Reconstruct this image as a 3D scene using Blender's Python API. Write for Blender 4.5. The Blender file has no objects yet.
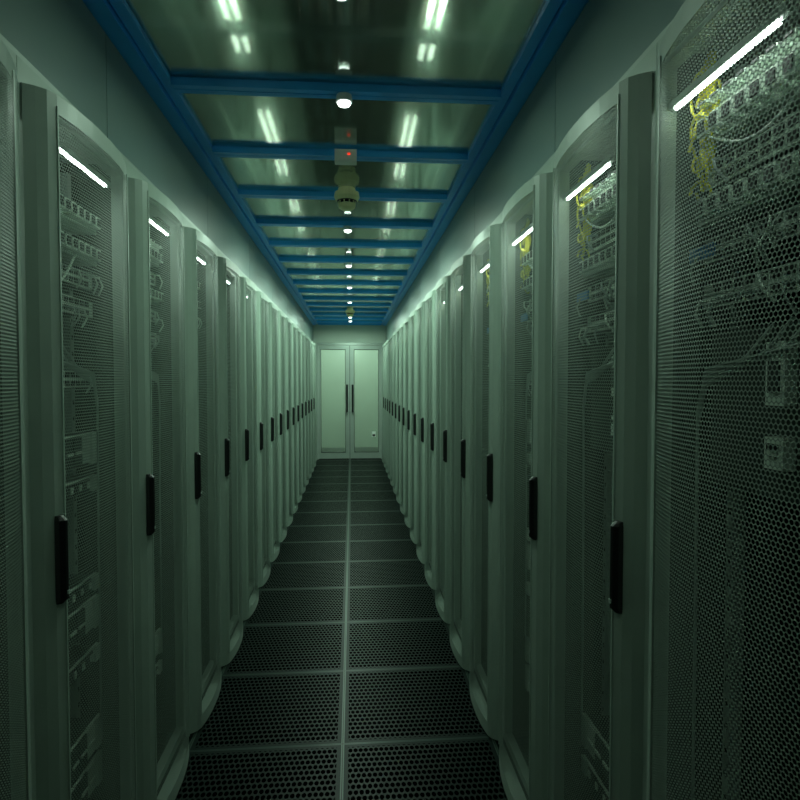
import bpy, math, random
from mathutils import Vector
S = bpy.context.scene
S.view_settings.view_transform = 'Standard'

# ------------------------------------------------------------ materials
def newmat(name):
    m = bpy.data.materials.new(name); m.use_nodes = True
    nt = m.node_tree
    return m, nt, nt.nodes["Principled BSDF"], nt.nodes["Material Output"]

def simple(name, col, rough=0.5, metal=0.0, emis=None, es=0.0, var=0.12, scale=12.0, spec=0.5):
    m, nt, b, o = newmat(name)
    b.inputs["Roughness"].default_value = rough
    b.inputs["Metallic"].default_value = metal
    b.inputs["Specular IOR Level"].default_value = spec
    if var > 0:
        tc = nt.nodes.new("ShaderNodeTexCoord")
        n = nt.nodes.new("ShaderNodeTexNoise"); n.inputs["Scale"].default_value = scale
        n.inputs["Detail"].default_value = 3
        nt.links.new(tc.outputs["Object"], n.inputs["Vector"])
        r = nt.nodes.new("ShaderNodeValToRGB")
        a = [c*(1-var) for c in col]; c2 = [min(1, c*(1+var)) for c in col]
        r.color_ramp.elements[0].color = (*a, 1); r.color_ramp.elements[1].color = (*c2, 1)
        r.color_ramp.elements[0].position = .3; r.color_ramp.elements[1].position = .7
        nt.links.new(n.outputs["Fac"], r.inputs["Fac"])
        nt.links.new(r.outputs["Color"], b.inputs["Base Color"])
    else:
        b.inputs["Base Color"].default_value = (*col, 1)
    if emis:
        b.inputs["Emission Color"].default_value = (*emis, 1)
        b.inputs["Emission Strength"].default_value = es
    return m

def M(nt, op, a, b=None, c=None):
    n = nt.nodes.new("ShaderNodeMath"); n.operation = op
    for i, v in enumerate((a, b, c)):
        if v is None: continue
        if isinstance(v, (int, float)): n.inputs[i].default_value = v
        else: nt.links.new(v, n.inputs[i])
    return n.outputs[0]

PAINT = (0.34, 0.425, 0.37)
def perforated(name, col, pitch=0.0078, rad=0.0036):
    m, nt, b, o = newmat(name)
    b.inputs["Base Color"].default_value = (*col, 1)
    b.inputs["Roughness"].default_value = 0.42
    uv = nt.nodes.new("ShaderNodeUVMap"); sx = nt.nodes.new("ShaderNodeSeparateXYZ")
    nt.links.new(uv.outputs["UV"], sx.inputs[0])
    vh = pitch*0.866
    v = M(nt, 'DIVIDE', sx.outputs[1], vh)
    row = M(nt, 'FLOOR', v)
    odd = M(nt, 'MODULO', row, 2.0)
    u = M(nt, 'MULTIPLY_ADD', odd, 0.5, M(nt, 'DIVIDE', sx.outputs[0], pitch))
    fu = M(nt, 'MULTIPLY', M(nt, 'SUBTRACT', M(nt, 'FRACT', u), 0.5), pitch)
    fv = M(nt, 'MULTIPLY', M(nt, 'SUBTRACT', M(nt, 'FRACT', v), 0.5), vh)
    d = M(nt, 'SQRT', M(nt, 'ADD', M(nt, 'MULTIPLY', fu, fu), M(nt, 'MULTIPLY', fv, fv)))
    hole = M(nt, 'LESS_THAN', d, rad)
    t = nt.nodes.new("ShaderNodeBsdfTransparent"); mx = nt.nodes.new("ShaderNodeMixShader")
    nt.links.new(hole, mx.inputs[0]); nt.links.new(b.outputs[0], mx.inputs[1])
    nt.links.new(t.outputs[0], mx.inputs[2]); nt.links.new(mx.outputs[0], o.inputs[0])
    return m

def glass(name, tint, refl=0.12, rough=0.03, haze=0.0, hazecol=(.5,.6,.55), refr=False):
    m, nt, b, o = newmat(name)
    nt.nodes.remove(b)
    if refr:
        t = nt.nodes.new("ShaderNodeBsdfRefraction"); t.inputs["Roughness"].default_value = 0.08
        t.inputs["IOR"].default_value = 1.25
    else:
        t = nt.nodes.new("ShaderNodeBsdfTransparent")
    t.inputs[0].default_value = (*tint, 1)
    g = nt.nodes.new("ShaderNodeBsdfGlossy"); g.inputs["Roughness"].default_value = rough
    g.inputs["Color"].default_value = (.9, 1, .95, 1)
    base = t.outputs[0]
    if haze > 0:
        d = nt.nodes.new("ShaderNodeBsdfTranslucent"); d.inputs[0].default_value = (*hazecol, 1)
        df = nt.nodes.new("ShaderNodeBsdfDiffuse"); df.inputs[0].default_value = (*hazecol, 1)
        ad = nt.nodes.new("ShaderNodeMixShader"); ad.inputs[0].default_value = .5
        nt.links.new(d.outputs[0], ad.inputs[1]); nt.links.new(df.outputs[0], ad.inputs[2])
        mh = nt.nodes.new("ShaderNodeMixShader"); mh.inputs[0].default_value = haze
        nt.links.new(t.outputs[0], mh.inputs[1]); nt.links.new(ad.outputs[0], mh.inputs[2])
        base = mh.outputs[0]
    fr = nt.nodes.new("ShaderNodeFresnel"); fr.inputs[0].default_value = 1.45
    f2 = M(nt, 'MINIMUM', M(nt, 'ADD', fr.outputs[0], refl), 0.85)
    mx = nt.nodes.new("ShaderNodeMixShader")
    nt.links.new(f2, mx.inputs[0]); nt.links.new(base, mx.inputs[1]); nt.links.new(g.outputs[0], mx.inputs[2])
    nt.links.new(mx.outputs[0], o.inputs[0])
    return m

m_paint = simple("rack_paint", PAINT, 0.4, var=0.04)
m_perf = perforated("perforated_sheet", (0.30, 0.385, 0.33))
m_dark = simple("rack_interior_dark", (0.018, 0.032, 0.025), 0.6)
m_black = simple("black_plastic", (0.006, 0.007, 0.008), 0.35, var=0)
m_led = simple("led_tube", (0.9, 1, 0.92), 0.4, emis=(0.85, 1.0, 0.90), es=15.0, var=0)
m_serv = simple("server_face", (0.03, 0.04, 0.037), 0.4, 0.4)
m_servl = simple("server_light_metal", (0.72, 0.82, 0.73), 0.4, 0.1)
m_port = simple("port_black", (0.004, 0.005, 0.005), 0.5, var=0)
m_yel = simple("fiber_yellow", (0.75, 0.72, 0.04), 0.5, var=0.05)
m_cab = simple("cable_grey", (0.34, 0.41, 0.38), 0.5, var=0.05)
m_blu = simple("label_blue", (0.05, 0.25, 0.6), 0.5, var=0)
m_frame = simple("blue_aluminium", (0.03, 0.40, 0.98), 0.35, 0.1, var=0.05)
m_glass = glass("roof_glass", (0.88, 0.95, 0.90), 0.09, 0.08, refr=True)
m_fas = simple("fascia_panel", (0.17, 0.245, 0.235), 0.35, var=0.04, scale=3)
m_wall = simple("wall_paint", (0.55, 0.64, 0.56), 0.6, var=0.04, scale=2)
m_ceil = simple("slab_ceiling", (0.32, 0.31, 0.25), 0.8)
m_alu = simple("door_aluminium", (0.40, 0.47, 0.43), 0.35, 0.3, var=0.04)
m_dglass = glass("frosted_door_glass", (0.85, 0.92, 0.87), 0.05, 0.15, 0.25, (.7, .8, .72))
m_cream = simple("cream_plastic", (0.88, 0.88, 0.50), 0.45, var=0.03)
m_white = simple("white_plastic", (0.8, 0.86, 0.82), 0.45, var=0.03)
m_red = simple("red_indicator", (0.6, 0.02, 0.01), 0.4, emis=(1, .05, .02), es=1.0, var=0)
m_lamp = simple("lamp_lens", (1, 1, 1), 0.4, emis=(0.9, 1.0, 0.93), es=8.0, var=0)
m_fluo = simple("fluorescent_tube", (1, 1, 1), 0.4, emis=(0.88, 1.0, 0.85), es=6.0, var=0)
m_tray = simple("cable_tray_metal", (0.20, 0.18, 0.13), 0.5, 0.3)

# floor tile material
def floor_mat():
    m, nt, b, o = newmat("perforated_floor_tile")
    tc = nt.nodes.new("ShaderNodeTexCoord"); sx = nt.nodes.new("ShaderNodeSeparateXYZ")
    nt.links.new(tc.outputs["Object"], sx.inputs[0])
    fx = M(nt, 'FRACT', M(nt, 'DIVIDE', M(nt, 'ADD', sx.outputs[0], 60.0), 0.6))
    fy = M(nt, 'FRACT', M(nt, 'DIVIDE', M(nt, 'ADD', sx.outputs[1], 60.0), 0.6))
    def edge(f):
        return M(nt, 'MULTIPLY', M(nt, 'SUBTRACT', 0.5, M(nt, 'ABSOLUTE', M(nt, 'SUBTRACT', f, 0.5))), 0.6)
    ex, ey = edge(fx), edge(fy)
    e = M(nt, 'MINIMUM', ex, ey)
    trimx = M(nt, 'LESS_THAN', ex, 0.0060)
    trim = M(nt, 'LESS_THAN', e, 0.0055)
    gap = M(nt, 'LESS_THAN', e, 0.0012)
    inner = M(nt, 'GREATER_THAN', e, 0.022)
    gx = M(nt, 'MULTIPLY', fx, 30.0); gy = M(nt, 'MULTIPLY', fy, 20.0)
    row = M(nt, 'MODULO', M(nt, 'FLOOR', gy), 2.0)
    gx = M(nt, 'MULTIPLY_ADD', row, 0.5, gx)
    ax = M(nt, 'SUBTRACT', M(nt, 'FRACT', gx), 0.5); ay = M(nt, 'SUBTRACT', M(nt, 'FRACT', gy), 0.5)
    r = M(nt, 'SQRT', M(nt, 'ADD', M(nt, 'MULTIPLY', ax, ax), M(nt, 'MULTIPLY', ay, ay)))
    hole = M(nt, 'MULTIPLY', M(nt, 'LESS_THAN', r, 0.40), inner)
    def mix(f, a, c):
        n = nt.nodes.new("ShaderNodeMix"); n.data_type = 'RGBA'
        nt.links.new(f, n.inputs[0])
        for i, v in ((6, a), (7, c)):
            if isinstance(v, tuple): n.inputs[i].default_value = (*v, 1)
            else: nt.links.new(v, n.inputs[i])
        return n.outputs[2]
    c = mix(hole, (0.0048, 0.0105, 0.009), (0.0004, 0.0006, 0.0006))
    c = mix(trim, c, (0.030, 0.052, 0.043))
    c = mix(trimx, c, (0.055, 0.085, 0.070))
    c = mix(gap, c, (0.01, 0.01, 0.01))
    nt.links.new(c, b.inputs["Base Color"])
    nt.links.new(M(nt, 'MULTIPLY_ADD', trim, -0.1, 0.38), b.inputs["Roughness"])
    nt.links.new(M(nt, 'MULTIPLY', M(nt, 'SUBTRACT', 1.0, hole), 0.08), b.inputs["Specular IOR Level"])
    bp = nt.nodes.new("ShaderNodeBump"); bp.inputs["Strength"].default_value = 0.5
    bp.inputs["Distance"].default_value = 0.003
    nt.links.new(M(nt, 'SUBTRACT', 1.0, hole), bp.inputs["Height"])
    nt.links.new(bp.outputs[0], b.inputs["Normal"])
    return m
m_floor = floor_mat()

# ------------------------------------------------------------ mesh builder
class B:
    def __init__(s, flip=False):
        s.v = []; s.f = []; s.m = []; s.uv = []; s.mats = []; s.sm = []; s.flip = flip
    def mi(s, mat):
        if mat not in s.mats: s.mats.append(mat)
        return s.mats.index(mat)
    def face(s, pts, mat, uv=None, smooth=False):
        i0 = len(s.v)
        pts = list(pts)
        if s.flip:
            pts = [(-p[0], p[1], p[2]) for p in pts][::-1]
            if uv: uv = list(uv)[::-1]
        s.v += pts; s.f.append(list(range(i0, i0+len(pts)))); s.m.append(s.mi(mat))
        s.uv.append(uv); s.sm.append(smooth)
    def box(s, x0, x1, y0, y1, z0, z1, mat):
        if x0 > x1: x0, x1 = x1, x0
        a = [(x0,y0,z0),(x1,y0,z0),(x1,y1,z0),(x0,y1,z0),(x0,y0,z1),(x1,y0,z1),(x1,y1,z1),(x0,y1,z1)]
        for q in ((0,3,2,1),(4,5,6,7),(0,1,5,4),(1,2,6,5),(2,3,7,6),(3,0,4,7)):
            s.face([a[k] for k in q], mat)
    def tube(s, pts, r, mat, n=6):
        pts = [Vector(p) for p in pts]; rings = []
        for i, p in enumerate(pts):
            d = (pts[min(i+1, len(pts)-1)] - pts[max(i-1, 0)]).normalized()
            a = d.cross(Vector((0.13, 0.27, 0.95)))
            if a.length < .05: a = d.cross(Vector((1, 0, 0)))
            a.normalize(); c = d.cross(a)
            rings.append([tuple(p + r*(math.cos(2*math.pi*k/n)*a + math.sin(2*math.pi*k/n)*c)) for k in range(n)])
        for i in range(len(rings)-1):
            for k in range(n):
                s.face([rings[i][k], rings[i][(k+1)%n], rings[i+1][(k+1)%n], rings[i+1][k]], mat, smooth=True)
        s.face(rings[0][::-1], mat); s.face(rings[-1], mat)
    def lathe(s, cx, cy, prof, mat, n=24):   # prof list of (r,z)
        for i in range(len(prof)-1):
            (r0, z0), (r1, z1) = prof[i], prof[i+1]
            for k in range(n):
                a0, a1 = 2*math.pi*k/n, 2*math.pi*(k+1)/n
                P = lambda r, a, z: (cx+r*math.cos(a), cy+r*math.sin(a), z)
                if r1 < 1e-6: s.face([P(r0,a0,z0), P(r0,a1,z0), (cx,cy,z1)], mat, smooth=True)
                elif r0 < 1e-6: s.face([(cx,cy,z0), P(r1,a1,z1), P(r1,a0,z1)], mat, smooth=True)
                else: s.face([P(r0,a0,z0), P(r0,a1,z0), P(r1,a1,z1), P(r1,a0,z1)], mat, smooth=True)
    def mesh(s, name):
        me = bpy.data.meshes.new(name)
        me.from_pydata(s.v, [], s.f)
        for mt in s.mats: me.materials.append(mt)
        ul = me.uv_layers.new(name="UVMap")
        for p in me.polygons:
            p.material_index = s.m[p.index]; p.use_smooth = s.sm[p.index]
            u = s.uv[p.index]
            if u:
                for li, c in zip(p.loop_indices, u): ul.data[li].uv = c
        me.update()
        return me

def add(name, me, loc=(0, 0, 0), parent=None):
    o = bpy.data.objects.new(name, me); o.location = loc
    S.collection.objects.link(o)
    if parent: o.parent = parent
    return o

# ------------------------------------------------------------ server rack
W = 0.598
PITCH = 0.57
YS = PITCH/0.6
PROF = [(0.0, 0.002), (0.008, 0.004), (0.020, 0.024), (0.036, 0.040), (0.058, 0.050), (0.12, 0.060), (0.22, 0.066),
        (0.32, 0.065), (0.40, 0.059), (0.47, 0.047), (0.53, 0.031), (0.57, 0.015), (0.592, 0.003), (0.7, 0.003)]
def bow(y):     # outward bulge of the door, m
    for (a, fa), (c, fc) in zip(PROF, PROF[1:]):
        if a <= y <= c:
            return fa+(fc-fa)*(y-a)/(c-a)
    return 0.003

def unit(b, rnd, z, h, kind):
    F = -0.085
    y0, y1 = 0.065, 0.535
    if kind == 'server':
        b.box(F-0.7, F, y0, y1, z, z+h, m_serv)
        b.box(F, F+0.012, y0-0.02, y0+0.012, z, z+h, m_servl)
        b.box(F, F+0.012, y1-0.012, y1+0.02, z, z+h, m_servl)
        n = 8
        for k in range(n):
            a = y0+0.02+k*(y1-y0-0.04)/n; w = (y1-y0-0.04)/n-0.005
            if h > .06:
                b.box(F, F+0.01, a, a+w, z+0.006, z+h-0.006, m_servl if k % 4 == 3 else m_dark)
                b.box(F+0.01, F+0.014, a+0.006, a+w-0.006, z+h*0.42, z+h*0.5, m_servl)
            else:
                b.box(F, F+0.008, a, a+w, z+0.006, z+h-0.006, m_port)
                b.box(F+0.008, F+0.011, a+w*.6, a+w*.9, z+h*.3, z+h*.7, m_servl)
        b.box(F, F+0.006, y0+.012, y1-.012, z+h-0.004, z+h, m_servl)
    elif kind == 'switch':
        b.box(F-0.4, F, y0, y1, z, z+h, m_serv)
        b.box(F, F+0.006, y0-0.02, y1+0.02, z, z+h, m_servl)
        for r in range(2):
            for k in range(14):
                a = y0+0.012+k*0.0325
                b.box(F+0.006, F+0.009, a, a+0.022, z+0.005+r*h*.5, z+h*.5-0.004+r*h*.5, m_port)
                if rnd.random() < .25:      # plugged-in patch leads
                    zz = z+h*.25+r*h*.5; dy = rnd.uniform(-.03, .03)
                    b.tube([(F+.008, a+.011, zz), (F+.04, a+.012+dy*.3, zz-.004), (F+.045, a+.012+dy, zz-.025), (F+.03, a+.012+dy*1.6, zz-.05)], .0028, m_servl if rnd.random() < .5 else m_cab, 5)
    elif kind == 'panel':
        b.box(F-0.05, F+0.02, y0-0.02, y1+0.02, z, z+h, m_servl)
        for k in range(12):
            a = y0+0.005+k*0.0385
            b.box(F+0.02, F+0.045, a, a+0.027, z+0.007, z+h-0.007, m_servl)
            b.box(F+0.045, F+0.048, a+0.004, a+0.023, z+0.012, z+h-0.012, m_port)
    elif kind == 'module':
        b.box(F-0.3, F, y0, y1, z-.05, z+h+.03, m_dark)
        b.box(F, F+0.02, y0+.24, y0+.285, z, z+h, m_servl)
        b.box(F+.02, F+0.024, y0+.25, y0+.275, z+.02, z+h-.03, m_serv)
        b.box(F+.02, F+0.024, y0+.25, y0+.275, z+h-.02, z+h-.01, m_port)

LAY = {
 0: [(0.25,.09,'server'),(0.36,.09,'server'),(0.62,.045,'server'),(0.72,.09,'server'),(0.83,.045,'server'),
     (1.12,.045,'server'),(1.20,.09,'server'),(1.42,.045,'switch'),(1.62,.045,'switch'),(1.70,.045,'switch'),(1.77,.045,'panel'),(1.86,.045,'panel')],
 1: [(0.2,.09,'server'),(0.5,.09,'server'),(0.61,.09,'server'),(0.95,.045,'server'),(1.02,.045,'server'),(1.12,.09,'server'),
     (1.25,.09,'server'),(1.52,.045,'switch'),(1.60,.045,'switch'),(1.80,.045,'panel'),(1.87,.045,'switch')],
 2: [(0.3,.045,'server'),(0.38,.09,'server'),(1.30,.05,'module'),(1.40,.10,'module'),(1.575,.045,'switch'),
     (1.66,.045,'switch'),(1.73,.045,'panel'),(1.80,.045,'switch'),(1.875,.045,'panel'),(1.93,.02,'panel')],
}
def make_rack(name, flip, var):
    rnd = random.Random(var*7+flip)
    b = B(flip)
    b.box(-1.0, -0.002, 0.0, 0.004, 0.02, 2.09, m_dark)
    b.box(-1.0, -0.002, W-0.004, W, 0.02, 2.09, m_dark)
    b.box(-1.0, -0.995, 0.004, W-0.004, 0.02, 2.09, m_dark)
    b.box(-1.0, 0.0, 0.0, W, 2.075, 2.095, m_paint)
    b.box(-1.0, 0.0, 0.0, W, 0.0, 0.03, m_dark)
    b.box(-0.03, 0.0, 0.0, 0.022, 0.03, 2.075, m_paint)
    b.box(-0.03, 0.0, W-0.022, W, 0.03, 2.075, m_paint)
    b.box(-0.03, 0.0, 0.022, W-0.022, 2.035, 2.075, m_paint)
    b.box(-0.03, 0.0, 0.022, W-0.022, 0.03, 0.06, m_paint)
    for yy in (0.035, W-0.06):      # 19-inch mounting rails
        b.box(-0.16, -0.135, yy, yy+0.022, 0.05, 2.03, m_cab)
        b.box(-0.88, -0.855, yy, yy+0.022, 0.05, 2.03, m_cab)
        for k in range(40):
            b.box(-0.135, -0.134, yy+.007, yy+.015, 0.10+k*.047, 0.112+k*.047, m_port)
    # door sheet
    zs = [0.008, 0.060, 2.005, 2.045]
    ys = [0.008, 0.014, 0.020, 0.028, 0.036, 0.047, 0.058] + [0.058+(0.505-0.058)*k/12 for k in range(1, 13)] + [0.535, 0.56, 0.578, 0.592]
    arc = [0.0]
    for i in range(1, len(ys)):
        arc.append(arc[-1]+math.hypot(YS*(ys[i]-ys[i-1]), bow(ys[i])-bow(ys[i-1])))
    for lay, off in ((0, 0.0), (1, -0.0012)):
        for i in range(len(ys)-1):
            for j in range(3):
                perf = (j == 1 and ys[i] >= 0.0579 and ys[i+1] <= 0.5051)
                if lay and not perf: continue
                p = [(bow(ys[i])+off, ys[i], zs[j]), (bow(ys[i+1])+off, ys[i+1], zs[j]),
                     (bow(ys[i+1])+off, ys[i+1], zs[j+1]), (bow(ys[i])+off, ys[i], zs[j+1])]
                uv = [(arc[i], zs[j]), (arc[i+1], zs[j]), (arc[i+1], zs[j+1]), (arc[i], zs[j+1])]
                b.face(p, m_perf if perf else m_paint, uv, smooth=False)
    for z in (zs[0], zs[-1]):     # cap plates
        for i in range(len(ys)-1):
            b.face([(0.001, ys[i], z), (0.001, ys[i+1], z), (bow(ys[i+1]), ys[i+1], z), (bow(ys[i]), ys[i], z)], m_paint)
    for yy in (0.056, 0.503):
        b.box(bow(yy)-0.008, bow(yy)+0.003, yy, yy+0.005, 0.06, 2.02, m_paint)
    # handle
    hx = bow(0.05); hy = 0.044
    prof = [(0, -.012), (.010, -.012), (.020, -.006), (.022, 0), (.020, .006), (.010, .012), (0, .012)]
    z0, z1 = 0.960, 1.150
    for i in range(len(prof)):
        a, c = prof[i], prof[(i+1) % len(prof)]
        b.face([(hx-.006+a[0], hy+a[1], z0+.01), (hx-.006+c[0], hy+c[1], z0+.01), (hx-.006+c[0], hy+c[1], z1-.01), (hx-.006+a[0], hy+a[1], z1-.01)], m_black)
        for zz, ze in ((z0+.01, z0), (z1-.01, z1)):
            b.face([(hx-.006+a[0], hy+a[1], zz), (hx-.006+c[0], hy+c[1], zz), (hx-.006+c[0]*.5, hy+c[1]*.8, ze), (hx-.006+a[0]*.5, hy+a[1]*.8, ze)], m_black)
    b.face([(hx-.006+p[0]*.5, hy+p[1]*.8, z1) for p in prof], m_black)
    b.face([(hx-.006+p[0]*.5, hy+p[1]*.8, z0) for p in prof][::-1], m_black)
    b.box(hx+.0145, hx+.0175, hy-.004, hy+.004, z0+.02, z0+.028, m_cab)
    # LED bar behind the door
    zl = 1.948 if flip else 1.982
    ly = .055 if flip else 0
    b.box(-0.024, -0.012, 0.19+ly, 0.53+ly, zl+.006, zl+.020, m_paint)
    b.box(-0.021, -0.014, 0.21+ly, 0.50+ly, zl, zl+.006, m_led)
    for z, h, k in LAY[var]: unit(b, rnd, z, h, k)
    # horizontal harness under the patch field, dropping down the side
    for k in range(6):
        z0c = 1.50-.006*k
        pts = [(-.07-.004*(k % 3), .10+.05*k, z0c+.06), (-.06, .14+.05*k, z0c+.01), (-.06-.003*k, .36+.02*k, z0c-.02), (-.065, .52, z0c-.04),
               (-.07, .555, z0c-.12), (-.075, .56, z0c-.5), (-.075, .558, z0c-1.1)]
        b.tube(pts, 0.0032, m_cab)
    for k in range(4):
        yy = 0.055+0.008*k
        b.tube([(-0.075-.006*(k % 2), yy+.006*math.sin(t*1.3+k), 0.25+t*.15) for t in range(11)], 0.004, m_cab)
    if flip:
        for k in range(9):
            c = Vector((-0.050-.004*(k % 3), 0.51+.012*(k % 3), 1.90-.014*k + (0.09 if k % 2 else 0)))
            ra = .018+.004*(k % 4)
            b.tube([tuple(c+Vector((.012*math.sin(a*.7+k), ra*math.cos(a), ra*1.2*math.sin(a)))) for a in [t*.6 for t in range(12)]], 0.0028, m_yel)
        for k in range(5):
            b.tube([(-0.06, 0.50+.010*k, 2.03-t*.05+.01*math.sin(t+k)) for t in range(5)], 0.003, m_yel)
        b.tube([(-0.05, 0.50-t*.035, 1.88-.05*math.sin(math.pi*t/8)) for t in range(9)], 0.0025, m_servl)
        b.box(-0.05, -0.045, 0.47, 0.55, 1.66, 1.685, m_blu)
    else:
        b.tube([(-0.06, 0.12+t*.03, 1.80-.12*math.sin(math.pi*t/10)) for t in range(11)], 0.0035, m_servl)
        b.box(-0.06, -0.055, 0.10, 0.18, 0.9, 0.93, m_blu)
    b.v = [(v[0], v[1]*YS, v[2]) for v in b.v]
    return b.mesh(name)

order = [0, 1, 2, 1, 0, 2]
SL, SR = 1.290, 1.145
FX = 0.632
YE = 10.94
for side in (0, 1):
    ms = [make_rack("server_rack_mesh_%d_%d" % (side, v), bool(side), v) for v in range(3)]
    start = (SL if side == 0 else SR) - PITCH*2
    n = 0
    while start+PITCH*(n+1) <= YE-.01:
        vv = order[(n+side*2+ (1 if side else 2)) % 6]
        if side == 1 and n == 1: vv = 2
        add("server_rack", ms[vv], ((-FX if side == 0 else FX), start+PITCH*n, 0.0))
        n += 1
    st = start+PITCH*n
    if YE - st > .03:
        sd = -1 if side == 0 else 1
        b = B()
        b.box(sd*.60, sd*1.6, st+.002, YE-.012, 0.0, 2.095, m_paint)
        if YE-st > .1: b.box(sd*.596, sd*.60, st+.02, YE-.02, 0.05, 2.05, m_paint)
        add("row_end_filler_panel", b.mesh("filler"))

# ------------------------------------------------------------ fascia above racks
for side in (-1, 1):
    b = B()
    y = -0.6
    while y < YE-.02:
        y2 = min(y+1.2, YE-.003)
        b.box(side*.655, side*.675, y+.002, y2-.002, 2.098, 2.425, m_fas)
        y += 1.2
    b.box(side*.638, side*.68, -0.6, YE-.003, 2.098, 2.112, m_alu)
    add("containment_fascia", b.mesh("fascia"))

# ------------------------------------------------------------ containment roof
b = B()
for sd in (-1, 1):
    b.box(sd*.605, sd*.675, -0.6, YE-.003, 2.430, 2.49, m_frame)
    b.box(sd*.565, sd*.600, -0.6, YE-.003, 2.445, 2.48, m_frame)
    b.box(sd*.600, sd*.605, -0.6, YE-.003, 2.455, 2.47, m_black)
beams = []
y = 2.74-0.6*5
while y < YE:
    beams.append(y)
    b.box(-.565, .565, y-.030, y-.003, 2.435, 2.485, m_frame)
    b.box(-.565, .565, y+.003, y+.030, 2.435, 2.485, m_frame)
    b.box(-.565, .565, y-.003, y+.003, 2.45, 2.475, m_black)
    y += 0.6
b.box(-.565, .565, YE-.05, YE-.004, 2.435, 2.485, m_frame)
roof = add("containment_roof_frame", b.mesh("roof_frame"))
bg = B()
for i, y in enumerate(beams):
    y2 = min(y+.57, YE-.05)
    if y2 - y > .1:
        bg.box(-.565, .565, y+.03, y2, 2.462, 2.468, m_glass)
add("glass_panels", bg.mesh("glass_panels"), parent=roof)

# ------------------------------------------------------------ devices under roof
CX = 0.015
def up(b, dz):
    b.v = [(v[0]+CX, v[1], v[2]+dz) for v in b.v]
def smoke(yc):
    b = B()
    b.box(-.035, .035, yc+.035, yc+.069, 2.415, 2.427, m_white)
    b.lathe(0, yc, [(.001, 2.430), (.045, 2.430), (.048, 2.412), (.064, 2.408), (.068, 2.384), (.060, 2.368), (.054, 2.364)], m_cream)
    b.lathe(0, yc, [(.054, 2.364), (.038, 2.361), (.038, 2.348)], m_black)
    b.lathe(0, yc, [(.038, 2.352), (.048, 2.348), (.044, 2.328), (.026, 2.316), (0, 2.313)], m_cream)
    for k in range(10):
        a = 2*math.pi*k/10
        b.box(.044*math.cos(a)-.003, .044*math.cos(a)+.003, yc+.044*math.sin(a)-.003, yc+.044*math.sin(a)+.003, 2.345, 2.366, m_cream)
    up(b, .028)
    add("smoke_detector", b.mesh("smoke_detector"))
smoke(3.24); smoke(8.64)
b = B()
yc = 2.675
b.box(-.048, .048, yc-.022, yc+.022, 2.390, 2.444, m_white)
b.box(-.040, .040, yc-.026, yc-.022, 2.396, 2.438, m_white)
b.box(.008, .020, yc-.029, yc-.026, 2.418, 2.426, m_red)
b.box(-.012, .012, yc+.0, yc+.05, 2.425, 2.4345, m_white)
up(b, 0)
add("indicator_box", b.mesh("indicator_box"))
def lampobj(yc):
    b = B()
    b.lathe(0, yc, [(.001, 2.428), (.026, 2.428), (.028, 2.420), (.029, 2.404), (.024, 2.402)], m_white)
    b.lathe(0, yc, [(.024, 2.402), (.020, 2.394), (.010, 2.390), (.001, 2.389)], m_lamp)
    up(b, .0065)
    return add("aisle_spot_lamp", b.mesh("aisle_spot_lamp"))
for i in range(-3, 6):  # negative i: extra lamps added to light the near rack doors
    y = 3.94+1.2*i
    if i == -1: y = 2.14
    if abs(y-8.74) < .1: y = 9.34
    lampobj(y)
    l = bpy.data.lights.new("lamp_light", 'AREA'); l.shape = 'DISK'; l.size = 0.09
    l.energy = {-3: 0.8, -2: 1.8, -1: 3.8}.get(i, 12.5)
    l.color = (0.69, 1.0, 0.78); l.spread = math.radians(178)
    lo = bpy.data.objects.new("lamp_light", l); lo.location = (CX, y, 2.383)
    S.collection.objects.link(lo)

# ------------------------------------------------------------ room shell
def shell(name, boxes):
    b = B()
    for bx in boxes: b.box(*bx[:6], bx[6])
    return add(name, b.mesh(name))
fl = B()
fl.box(-2.4, 2.4, -1.6-3.54, YE+1.9-3.54, -0.05, 0.0, m_floor)
add("floor", fl.mesh("floor"), (0, 3.54, 0))
shell("ceiling", [(-2.4, 2.4, -1.6, YE+1.9, 3.35, 3.45, m_ceil)])
shell("wall_left", [(-2.5, -2.4, -1.6, YE+1.9, -0.05, 3.45, m_wall)])
shell("wall_right", [(2.4, 2.5, -1.6, YE+1.9, -0.05, 3.45, m_wall)])
shell("wall_back", [(-2.5, 2.5, -1.7, -1.6, -0.05, 3.45, m_wall)])
shell("wall_far", [(-2.4, -.60, YE, YE+.12, 0, 3.35, m_wall), (.60, 2.4, YE, YE+.12, 0, 3.35, m_wall),
                   (-.60, .60, YE, YE+.12, 2.12, 3.35, m_wall)])
shell("wall_vestibule", [(-2.5, 2.5, YE+1.9, YE+2.0, -0.05, 3.45, m_wall)])
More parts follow.
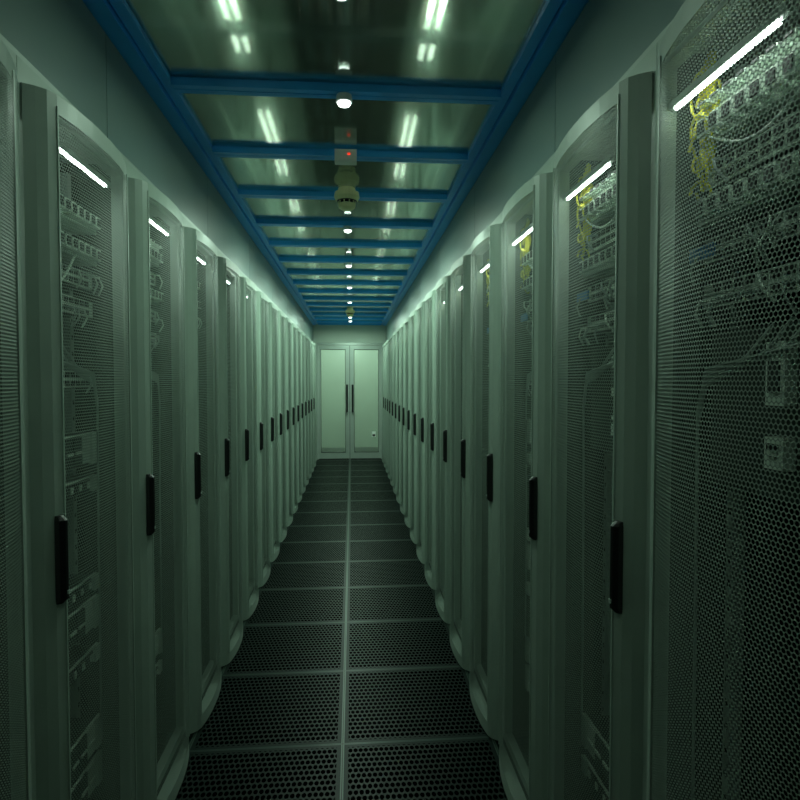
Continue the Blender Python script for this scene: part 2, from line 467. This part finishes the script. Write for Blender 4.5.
# door
b = B()
y0, y1 = YE+.01, YE+.06
b.box(-.598, -.565, YE-.01, YE+.10, 0, 2.118, m_alu); b.box(.565, .598, YE-.01, YE+.10, 0, 2.118, m_alu)
b.box(-.565, .565, YE-.01, YE+.10, 2.075, 2.118, m_alu)
for sd in (-1, 1):
    b.box(sd*.004, sd*.075, y0, y1, .012, 2.07, m_alu)
    b.box(sd*.525, sd*.562, y0, y1, .012, 2.07, m_alu)
    b.box(sd*.075, sd*.525, y0, y1, 2.0, 2.07, m_alu)
    b.box(sd*.075, sd*.525, y0, y1, .012, .12, m_alu)
    b.box(sd*.075, sd*.525, y0+.02, y0+.03, .12, 2.0, m_dglass)
    for xx in (.075, .517): b.box(sd*xx, sd*(xx+.008), y0-.002, y0+.02, .12, 2.0, m_dark)
    b.box(sd*.083, sd*.517, y0-.002, y0+.02, .12, .13, m_dark)
    b.box(sd*.083, sd*.517, y0-.002, y0+.02, 1.99, 2.0, m_dark)
    b.tube([(sd*.05, y0-.045, .86), (sd*.05, y0-.045, 1.36)], .018, m_black, 10)
    for zz in (.92, 1.30):
        b.tube([(sd*.05, y0-.045, zz), (sd*.05, y0+.002, zz)], .010, m_black, 8)
b.box(-.004, .004, y0+.02, y0+.03, .012, 2.07, m_black)
b.box(.40, .47, y0+.012, y0+.018, .40, .50, m_white)
b.box(.41, .46, y0+.011, y0+.012, .41, .45, m_black)
add("door_1", b.mesh("door_1"))
l = bpy.data.lights.new("vestibule_light", 'AREA'); l.shape = 'RECTANGLE'; l.size = 1.2; l.size_y = .4
l.energy = 52; l.color = (0.82, 1.0, 0.85)
lo = bpy.data.objects.new("vestibule_light", l); lo.location = (0, YE+.9, 3.2); S.collection.objects.link(lo)

# ------------------------------------------------------------ overhead
for sd, xx in ((-1, -.50), (1, .42)):
    y = 0.2
    while y < YE-1.3:
        b = B()
        b.box(xx-.06, xx+.06, y, y+1.15, 3.12, 3.17, m_tray)
        b.tube([(xx-.025, y+.03, 3.10), (xx-.025, y+1.12, 3.10)], .014, m_fluo, 8)
        b.tube([(xx+.025, y+.03, 3.10), (xx+.025, y+1.12, 3.10)], .014, m_fluo, 8)
        for q in (.2, .95):
            b.tube([(xx, y+q, 3.17), (xx, y+q, 3.352)], .005, m_tray)
        add("ceiling_luminaire", b.mesh("luminaire"))
        y += 1.8
b = B()
for xx in (-.18, .12):
    b.box(xx-.012, xx+.012, -1.5, YE-.05, 2.86, 2.94, m_tray)
y = -1.4
while y < YE-.1:
    b.box(-.168, .108, y, y+.03, 2.865, 2.885, m_tray); y += .3
for k in range(6):
    b.tube([(-.14+.04*k, -1.5+t*1.2, 2.90+.008*math.sin(t*2+k)) for t in range(11)], .012, m_tray if k % 2 else m_cab)
y = 0.5
while y < YE:
    for xx in (-.18, .12): b.tube([(xx, y, 2.94), (xx, y, 3.352)], .005, m_tray)
    y += 1.5
# support struts under the tray belong to the same tray assembly
y = 1.1
while y < YE-.3:
    b.box(-2.39, 2.39, y, y+.04, 2.818, 2.858, m_cab)
    y += 1.35
add("cable_tray", b.mesh("cable_tray"))

w = bpy.data.worlds.new("World"); S.world = w; w.use_nodes = True
w.node_tree.nodes["Background"].inputs[0].default_value = (0.3, 0.4, 0.33, 1)
w.node_tree.nodes["Background"].inputs[1].default_value = 0.02

c = bpy.data.cameras.new("Camera"); c.lens = 27.0; c.sensor_width = 36; c.clip_start = .02
co = bpy.data.objects.new("Camera", c); S.collection.objects.link(co)
co.location = (0.04, 0.0, 1.44)
co.rotation_euler = (math.radians(90-1.9), 0, math.radians(-4.57))
S.camera = co
